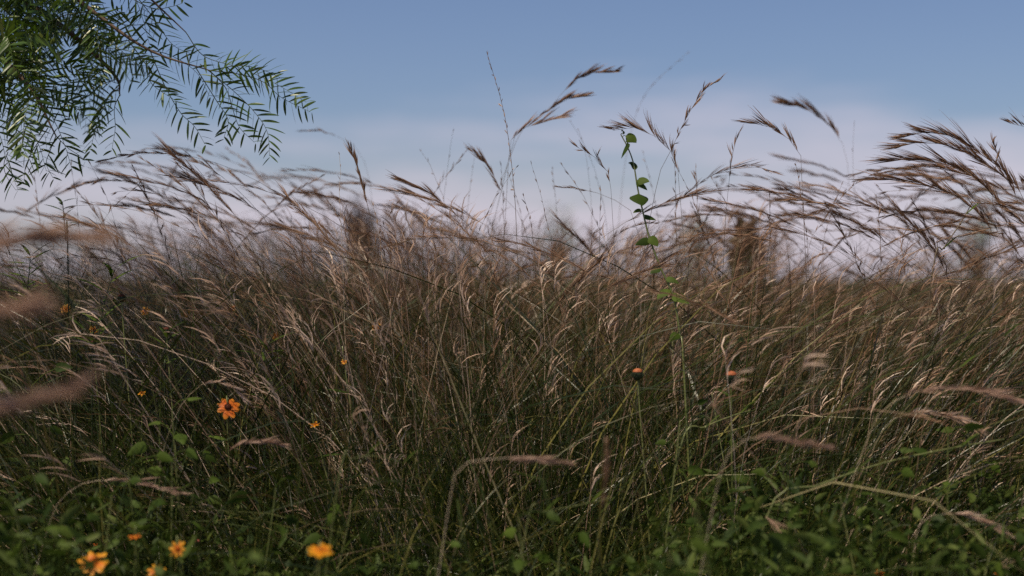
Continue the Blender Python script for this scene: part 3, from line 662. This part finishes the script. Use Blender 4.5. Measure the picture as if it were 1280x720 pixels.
# narrow-leaved dark weeds (left) and fallen stems
def spiky(label, px, d, nl=16, ll=.05, m='leafy'):
    pts = [at(x, y, d) for x, y in px]; r = root_for(pts[0], 0, .02); C = spline([r] + pts, 30)
    t = thing('narrow_leaf_weed', label, 'weed', r); a = Acc(); a.sweep(C, .0024 * np.linspace(1.2, .5, 30), 5); link('stem', a.mesh('stem', M['sepal'], r), t)
    for k in range(nl):
        q = C[29 - int(k * 20 / nl)]; an = k * 2.4
        a = leaf_acc(q, (math.cos(an), math.sin(an), R.uniform(.3, 1.2)), ll * R.uniform(.6, 1.1), .005, heart=False, droop=.5); link('leaf', a.mesh('leaf', M[m], r), t)
spiky('dark weed with narrow leaves in front of the blurred orange flower', [(115, 480), (122, 430), (130, 380), (144, 335)], 2.1)
spiky('dark slanting weed stem crossing toward the closed bud', [(95, 470), (118, 415), (138, 388), (152, 374)], 2.12, 10, .03)
spiky('dark upright weed with narrow leaves below the left thicket', [(206, 500), (207, 460), (208, 430), (208, 415)], 2.1, 9, .03)
spiky('dark leafy spike standing at the left skyline', [(85, 330), (82, 300), (80, 270), (78, 252)], 2.3, 14, .035)
spiky('bushy narrow-leaved weed at the left edge', [(30, 420), (32, 380), (36, 345), (38, 320)], 2.2, 22, .05)
spiky('narrow-leaved weed tall behind the red-orange flower', [(330, 540), (333, 500), (330, 460), (335, 430)], 2.2, 18, .05)

def lying(label, px, d, w_, m='greenstem', name='fallen_stem'):
    pts = [at(x, y, d + .02 * i) for i, (x, y) in enumerate(px)]; r = root_for(pts[0], -.1, .02)
    C = spline([r, (r + pts[0]) / 2 + [.01, 0, .0]] + pts, 26); t = thing(name, label, 'plant stem', r)
    a = Acc(); a.sweep(C, w_ * np.linspace(1, .6, 26), 6)
    for k in (10, 15, 20): sphere(a, C[k], w_ * .75, w_ * .75, rings=4, seg=6)
    link('stem', a.mesh('stem', M[m], r), t)
    for k in (15, 22):
        a = leaf_acc(C[k], (.6, -.3, .9), .03, .006, heart=False); link('leaf', a.mesh('leaf', M['leafy'], r), t)
lying('long pale green stem lying across the lower right grass', [(960, 640), (1025, 606), (1100, 580), (1180, 562), (1255, 549)], 1.8, .0028)
lying('short pale green stem pointing up right below the right bud', [(850, 560), (882, 534), (915, 520), (938, 513)], 1.95, .003)
lying('thin straight stem rising right toward the right edge', [(1160, 500), (1200, 460), (1240, 430), (1275, 408)], 1.9, .0018, 'stem')
lying('pale arched blade low in the centre left', [(425, 590), (440, 574), (470, 570), (500, 578), (506, 584)], 1.7, .0014, 'greenstem', 'bent_grass_blade')
lying('green arched blade rising right at the bottom centre', [(660, 650), (680, 640), (720, 632), (765, 622)], 1.7, .0015, 'greenstem', 'bent_grass_blade')
lying('slanting dark stem in the right skyline', [(1165, 345), (1180, 310), (1200, 280), (1216, 252)], 2.1, .0026, 'stem', 'upright_stem')

# ---------------------------------------------------------------- feather-leaved tree at the upper left
def tree():
    r = np.array([-1.55, 2.75, 0.]); r[2] = float(ground_z(r[0], r[1])) - .03
    t = thing('pepper_tree', 'feathery green tree whose drooping branch enters the upper left corner', 'tree', r)
    d = 2.15
    P = lambda x, y, q=d: at(x, y, q)
    trunk = spline([r, r + [.04, .0, .6], r + [-.03, -.03, 1.2], r + [.05, -.05, 1.8], r + [.12, -.02, 2.4]], 26)
    a = Acc(); a.sweep(trunk, .17 * np.linspace(1.15, .35, 26) * (1 + .05 * np.sin(np.arange(26) * 2.1)), 14); link('trunk', a.mesh('trunk', M['bark'], r), t)
    limbs = {}
    def limb(k, pts, w0, w1, m='twig'):
        C = spline(pts, 26); a = Acc(); a.sweep(C, np.linspace(w0, w1, 26), 7); link('branch', a.mesh('branch', M[m], r), t); limbs[k] = C; return C
    T1, T2 = trunk[14], trunk[19]
    limb('main', [T1, P(-330, -60, 2.5), P(-150, -110, 2.3), P(20, -60), P(110, 10), P(187, 63), P(262, 88)], .016, .0016, 'bark')
    limb('up', [T2, P(-250, -260, 2.4), P(-60, -230, 2.2), P(90, -110), P(170, -20), P(232, 40)], .014, .0016, 'bark')
    limb('low', [T1, P(-320, 40, 2.4), P(-180, 10, 2.2), P(-60, 30, 2.15), P(30, 100, 2.12), P(70, 170, 2.12)], .022, .002, 'bark')
    limb('mid', [T1, P(-250, -80, 2.6), P(-80, -60, 2.35), P(60, 20, 2.3), P(140, 90, 2.3), P(150, 120, 2.3)], .02, .002, 'bark')
    nf = [0]
    crown = Acc()
    def frond(pts, L=.035, step=.0112, wl=.0037, acc=None, side=0, taper=True):
        """pts world polyline base..tip"""
        C = spline(pts, 40); seg = np.linalg.norm(np.diff(C, axis=0), axis=1); s = np.concatenate([[0], np.cumsum(seg)]); LT = s[-1]
        m_ = max(4, int(LT / step)); u = np.linspace(.10, .99, m_) * LT
        B = np.stack([np.interp(u, s, C[:, i]) for i in range(3)], 1); T = unit(np.stack([np.interp(u, s, unit(np.gradient(C, axis=0))[:, i]) for i in range(3)], 1))
        vw = unit(np.array([R.normal(0, .25), 1, R.normal(0, .35)])); 
        S_ = unit(np.cross(T, vw))
        Ls = L * np.interp(np.linspace(0, 1, m_), [0, .15, .75, 1], [.75, 1, .9, .5])
        B2 = np.concatenate([B, B + T * step * .35]); TT = np.concatenate([T, T]); SS = np.concatenate([S_, -S_]); LL = np.concatenate([Ls, Ls]) * R.uniform(.8, 1.12, 2 * m_)
        k = R.random(2 * m_) > .05; B2, TT, SS, LL = B2[k], TT[k], SS[k], LL[k]; n = len(B2)
        dv = unit(TT * R.uniform(.4, .65, (n, 1)) + SS + vw * R.normal(0, .16, (n, 1)))
        st = np.linspace(0, 1, 6); pts_ = [B2]
        for q in st[1:]: pts_.append(pts_[-1] + unit(dv + TT * .35 * q + np.array([0, 0, -.18]) * q) * (LL / 5)[:, None])
        W = wl * R.uniform(.8, 1.15, (n, 1)) * np.array([[.35, .85, 1, .95, .7, .12]])
        a = acc or Acc()
        a.sweep(np.stack(pts_, 1), W, 'V', fold=.25)
        if acc is not None: a.sweep(C, .0012 * np.linspace(1.2, .4, 40), 'tube'); return
        fo = link('frond', a.mesh('frond', M['frond'], r), t)
        a = Acc(); a.sweep(C, .0013 * np.linspace(1.2, .4, 40), 4); link('rachis', a.mesh('rachis', M['rachis'], r), fo); nf[0] += 1
    # fronds traced in the photograph
    for q, dd in (([(262, 88), (300, 93), (330, 103), (352, 122), (388, 140)], 0), ([(187, 62), (205, 105), (225, 140), (243, 158), (256, 180)], .02), ([(262, 88), (282, 110), (292, 140), (300, 160), (318, 178)], -.02),
                  ([(250, 80), (290, 112), (318, 140), (334, 165), (337, 195)], .0), ([(232, 40), (255, 70), (300, 85), (345, 105), (383, 128)], .04), ([(150, 118), (143, 135), (144, 160), (140, 186)], .0),
                  ([(150, -10), (190, 10), (215, 8), (228, 4)], 0), ([(170, -5), (190, 20), (215, 55), (240, 68)], .02), ([(187, 62), (215, 70), (245, 90), (262, 120)], .03), ([(110, 10), (150, 30), (185, 30), (200, 28)], .0),
                  ([(160, 50), (185, 85), (190, 105), (218, 125)], -.03), ([(70, 170), (85, 185), (100, 195), (105, 200)], 0), ([(60, 160), (40, 190), (32, 210), (30, 225)], 0), ([(70, 170), (62, 190), (58, 205), (66, 222)], .03),
                  ([(262, 88), (300, 82), (330, 88), (352, 98)], .02), ([(245, 85), (270, 125), (285, 150), (280, 172)], .04), ([(120, 40), (150, 62), (170, 80), (183, 82)], 0), ([(10, 190), (5, 205), (8, 220), (20, 238)], 0), ([(-20, 130), (0, 170), (8, 200), (22, 236)], .02), ([(10, 110), (30, 150), (48, 180), (58, 214)], .03), ([(20, 90), (60, 120), (95, 135), (120, 160)], -.02), ([(-10, 80), (15, 130), (22, 170), (40, 205)], .01)):
        frond([P(x, y, d + dd + .006 * i) for i, (x, y) in enumerate(q)])
    # the dense hanging mass
    keys = ['main', 'up', 'low', 'mid']
    tries = 0
    while nf[0] < 96 and tries < 2000:
        tries += 1
        C = limbs[keys[int(R.integers(0, 4))]]; i = int(R.integers(8, 24)); b = C[i]
        dpt = b[1]; bx = 640 + b[0] / dpt * FPX; by = 348 - (b[2] - CAMH) / dpt * FPX
        if bx < -120 or bx > 150 or by < -90 or (R.random() < .5 and 40 < bx < 110 and by < 70): continue
        L = R.uniform(.09, .17); az = R.normal(0.0, .9); out = np.array([math.cos(az), math.sin(az) * .8, 0])
        if R.random() < .25: out[0] *= -1
        p = [b]; dv = out + np.array([0, 0, R.normal(.05, .35)])
        for q in range(4): p.append(p[-1] + unit(dv) * L / 4); dv = unit(dv) + np.array([0, 0, -.30])
        ex = 640 + p[-1][0] / p[-1][1] * FPX; ey = 348 - (p[-1][2] - CAMH) / p[-1][1] * FPX
        if ex > 190 or ey > 230 or (ex > 120 and ey > 110): continue
        frond(p)
    # remaining foliage outside and above the picture: the rest of the crown
    for q in range(430):
        if q % 2:
            C = limbs[keys[int(R.integers(0, 4))]]; b = C[int(R.integers(5, 20))]
        else:
            an = R.uniform(0, 6.28); rr = .35 + .55 * R.random(); b = r + np.array([.1 + math.cos(an) * rr, math.sin(an) * rr, R.uniform(1.5, 2.7)])
        if b[1] < .6: continue
        bx = 640 + b[0] / b[1] * FPX; by = 348 - (b[2] - CAMH) / b[1] * FPX
        L = R.uniform(.14, .24); az = R.uniform(0, 6.28); dv = np.array([math.cos(az), math.sin(az), R.normal(.1, .3)]); p = [b]
        for k in range(4): p.append(p[-1] + unit(dv) * L / 4); dv = unit(dv) + np.array([0, 0, -.35])
        bad = False
        if q >= 420:
            C = limbs[keys[int(R.integers(0, 4))]]; b = C[int(R.integers(9, 24))]; p = [b]; L *= .75
            for k in range(4): p.append(p[-1] + unit(dv) * L / 4); dv = unit(dv) + np.array([0, 0, -.1])
        for s_ in p:
            x_ = 640 + s_[0] / s_[1] * FPX; y_ = 348 - (s_[2] - CAMH) / s_[1] * FPX
            if (x_ > 130 and y_ > -30) or y_ > 225 and x_ > -10: bad = True
        if bad: continue
        frond(p, acc=crown, step=.014, wl=.005)
    # crown limbs carrying that foliage
    for q in range(14):
        an = q * .45; b = trunk[int(R.integers(14, 25))]; e = r + np.array([math.cos(an) * .8, math.sin(an) * .8, R.uniform(1.9, 2.7)])
        y_ = 348 - (e[2] - CAMH) / e[1] * FPX
        crown.sweep(spline([b, (b + e) / 2 + [0, 0, .15], e], 10), np.linspace(.022, .004, 10), 5)
    co_ = link('crown', crown.mesh('crown', M['frond'], r), t); co_['kind'] = 'stuff'
tree()

# ---------------------------------------------------------------- background shrubs and trees (far out of focus)
def bush(name, label, cat, px, d, hw, top, m, nl=2500, leaf=.05, trunk=True, base=0., seed=0, round_=1.0):
    c = at(px, 348, d); r = np.array([c[0], c[1], 0.]); ht = CAMH + (348 - top) / FPX * d; wd = hw / FPX * d
    t = thing(name, label, cat, r)
    a = Acc(); ends = []
    nb = 9
    for q in range(nb):
        an = q * 2 * math.pi / nb + R.normal(0, .3); rr = wd * R.uniform(.3, .8); e = np.array([math.cos(an) * rr, math.sin(an) * rr, ht * R.uniform(.55, .92)])
        s0 = np.array([0, 0, ht * .15 * R.random()])
        a.sweep(spline([s0, (s0 + e) / 2 + R.normal(0, wd * .1, 3), e], 10), np.linspace(ht * .035, ht * .006, 10), 6); ends.append(e)
    a.sweep(spline([[0, 0, -.05], [wd * .05, 0, ht * .3], [0, 0, ht * .8]], 12), np.linspace(ht * .06, ht * .012, 12), 7)
    link('trunk', a.mesh('trunk', M['bark']), t)
    nc = 46; v = unit(R.normal(0, 1, (nc, 3))); v[:, 2] = np.abs(v[:, 2]); rad = R.uniform(.45, .9, (nc, 1))
    cl = v * rad * np.array([wd, wd, ht * .5]) + np.array([0, 0, ht * .45]); cl[:nc // 3, 2] *= R.uniform(.35, .9, nc // 3)
    k = R.integers(0, nc, nl); Pp = cl[k] + R.normal(0, 1, (nl, 3)) * np.array([wd * .1, wd * .1, ht * .045])
    Pp[:, 2] = np.clip(Pp[:, 2], .03, None)
    C = bend_curves(Pp, R.uniform(0, 6.28, nl), R.uniform(.2, 2.2, nl), R.normal(.3, .3, nl), leaf * R.uniform(.6, 1.3, nl), 3)
    a = Acc(); a.sweep(C, leaf * .38 * np.array([[.4, 1, .8, .1]]), 'flat'); link('crown', a.mesh('crown', m), t)
    return t
bush('dusky_shrub', 'blurred dark shrub behind the upright spike left of centre', 'shrub', 452, 16, 26, 226, M['darkleaf'], 1300, .07)
bush('haze_paled_tree', 'blurred tree paled by painted haze behind the tallest thin stalk', 'tree', 697, 55, 34, 244, M['hazeleaf'], 300, .22)
bush('haze_paled_tree', 'blurred tree paled by painted haze behind the right arching thicket', 'tree', 1222, 40, 26, 232, M['hazeleaf'], 380, .18)
bush('haze_paled_tree', 'blurred low tree beyond the leafy climber', 'tree', 865, 60, 30, 262, M['hazeleaf'], 350, .25)
bush('dry_shrub', 'round brown dry shrub behind the reddish plumes right of the climber', 'shrub', 950, 3.7, 46, 262, M['brownleaf'], 9000, .045, base=.3)
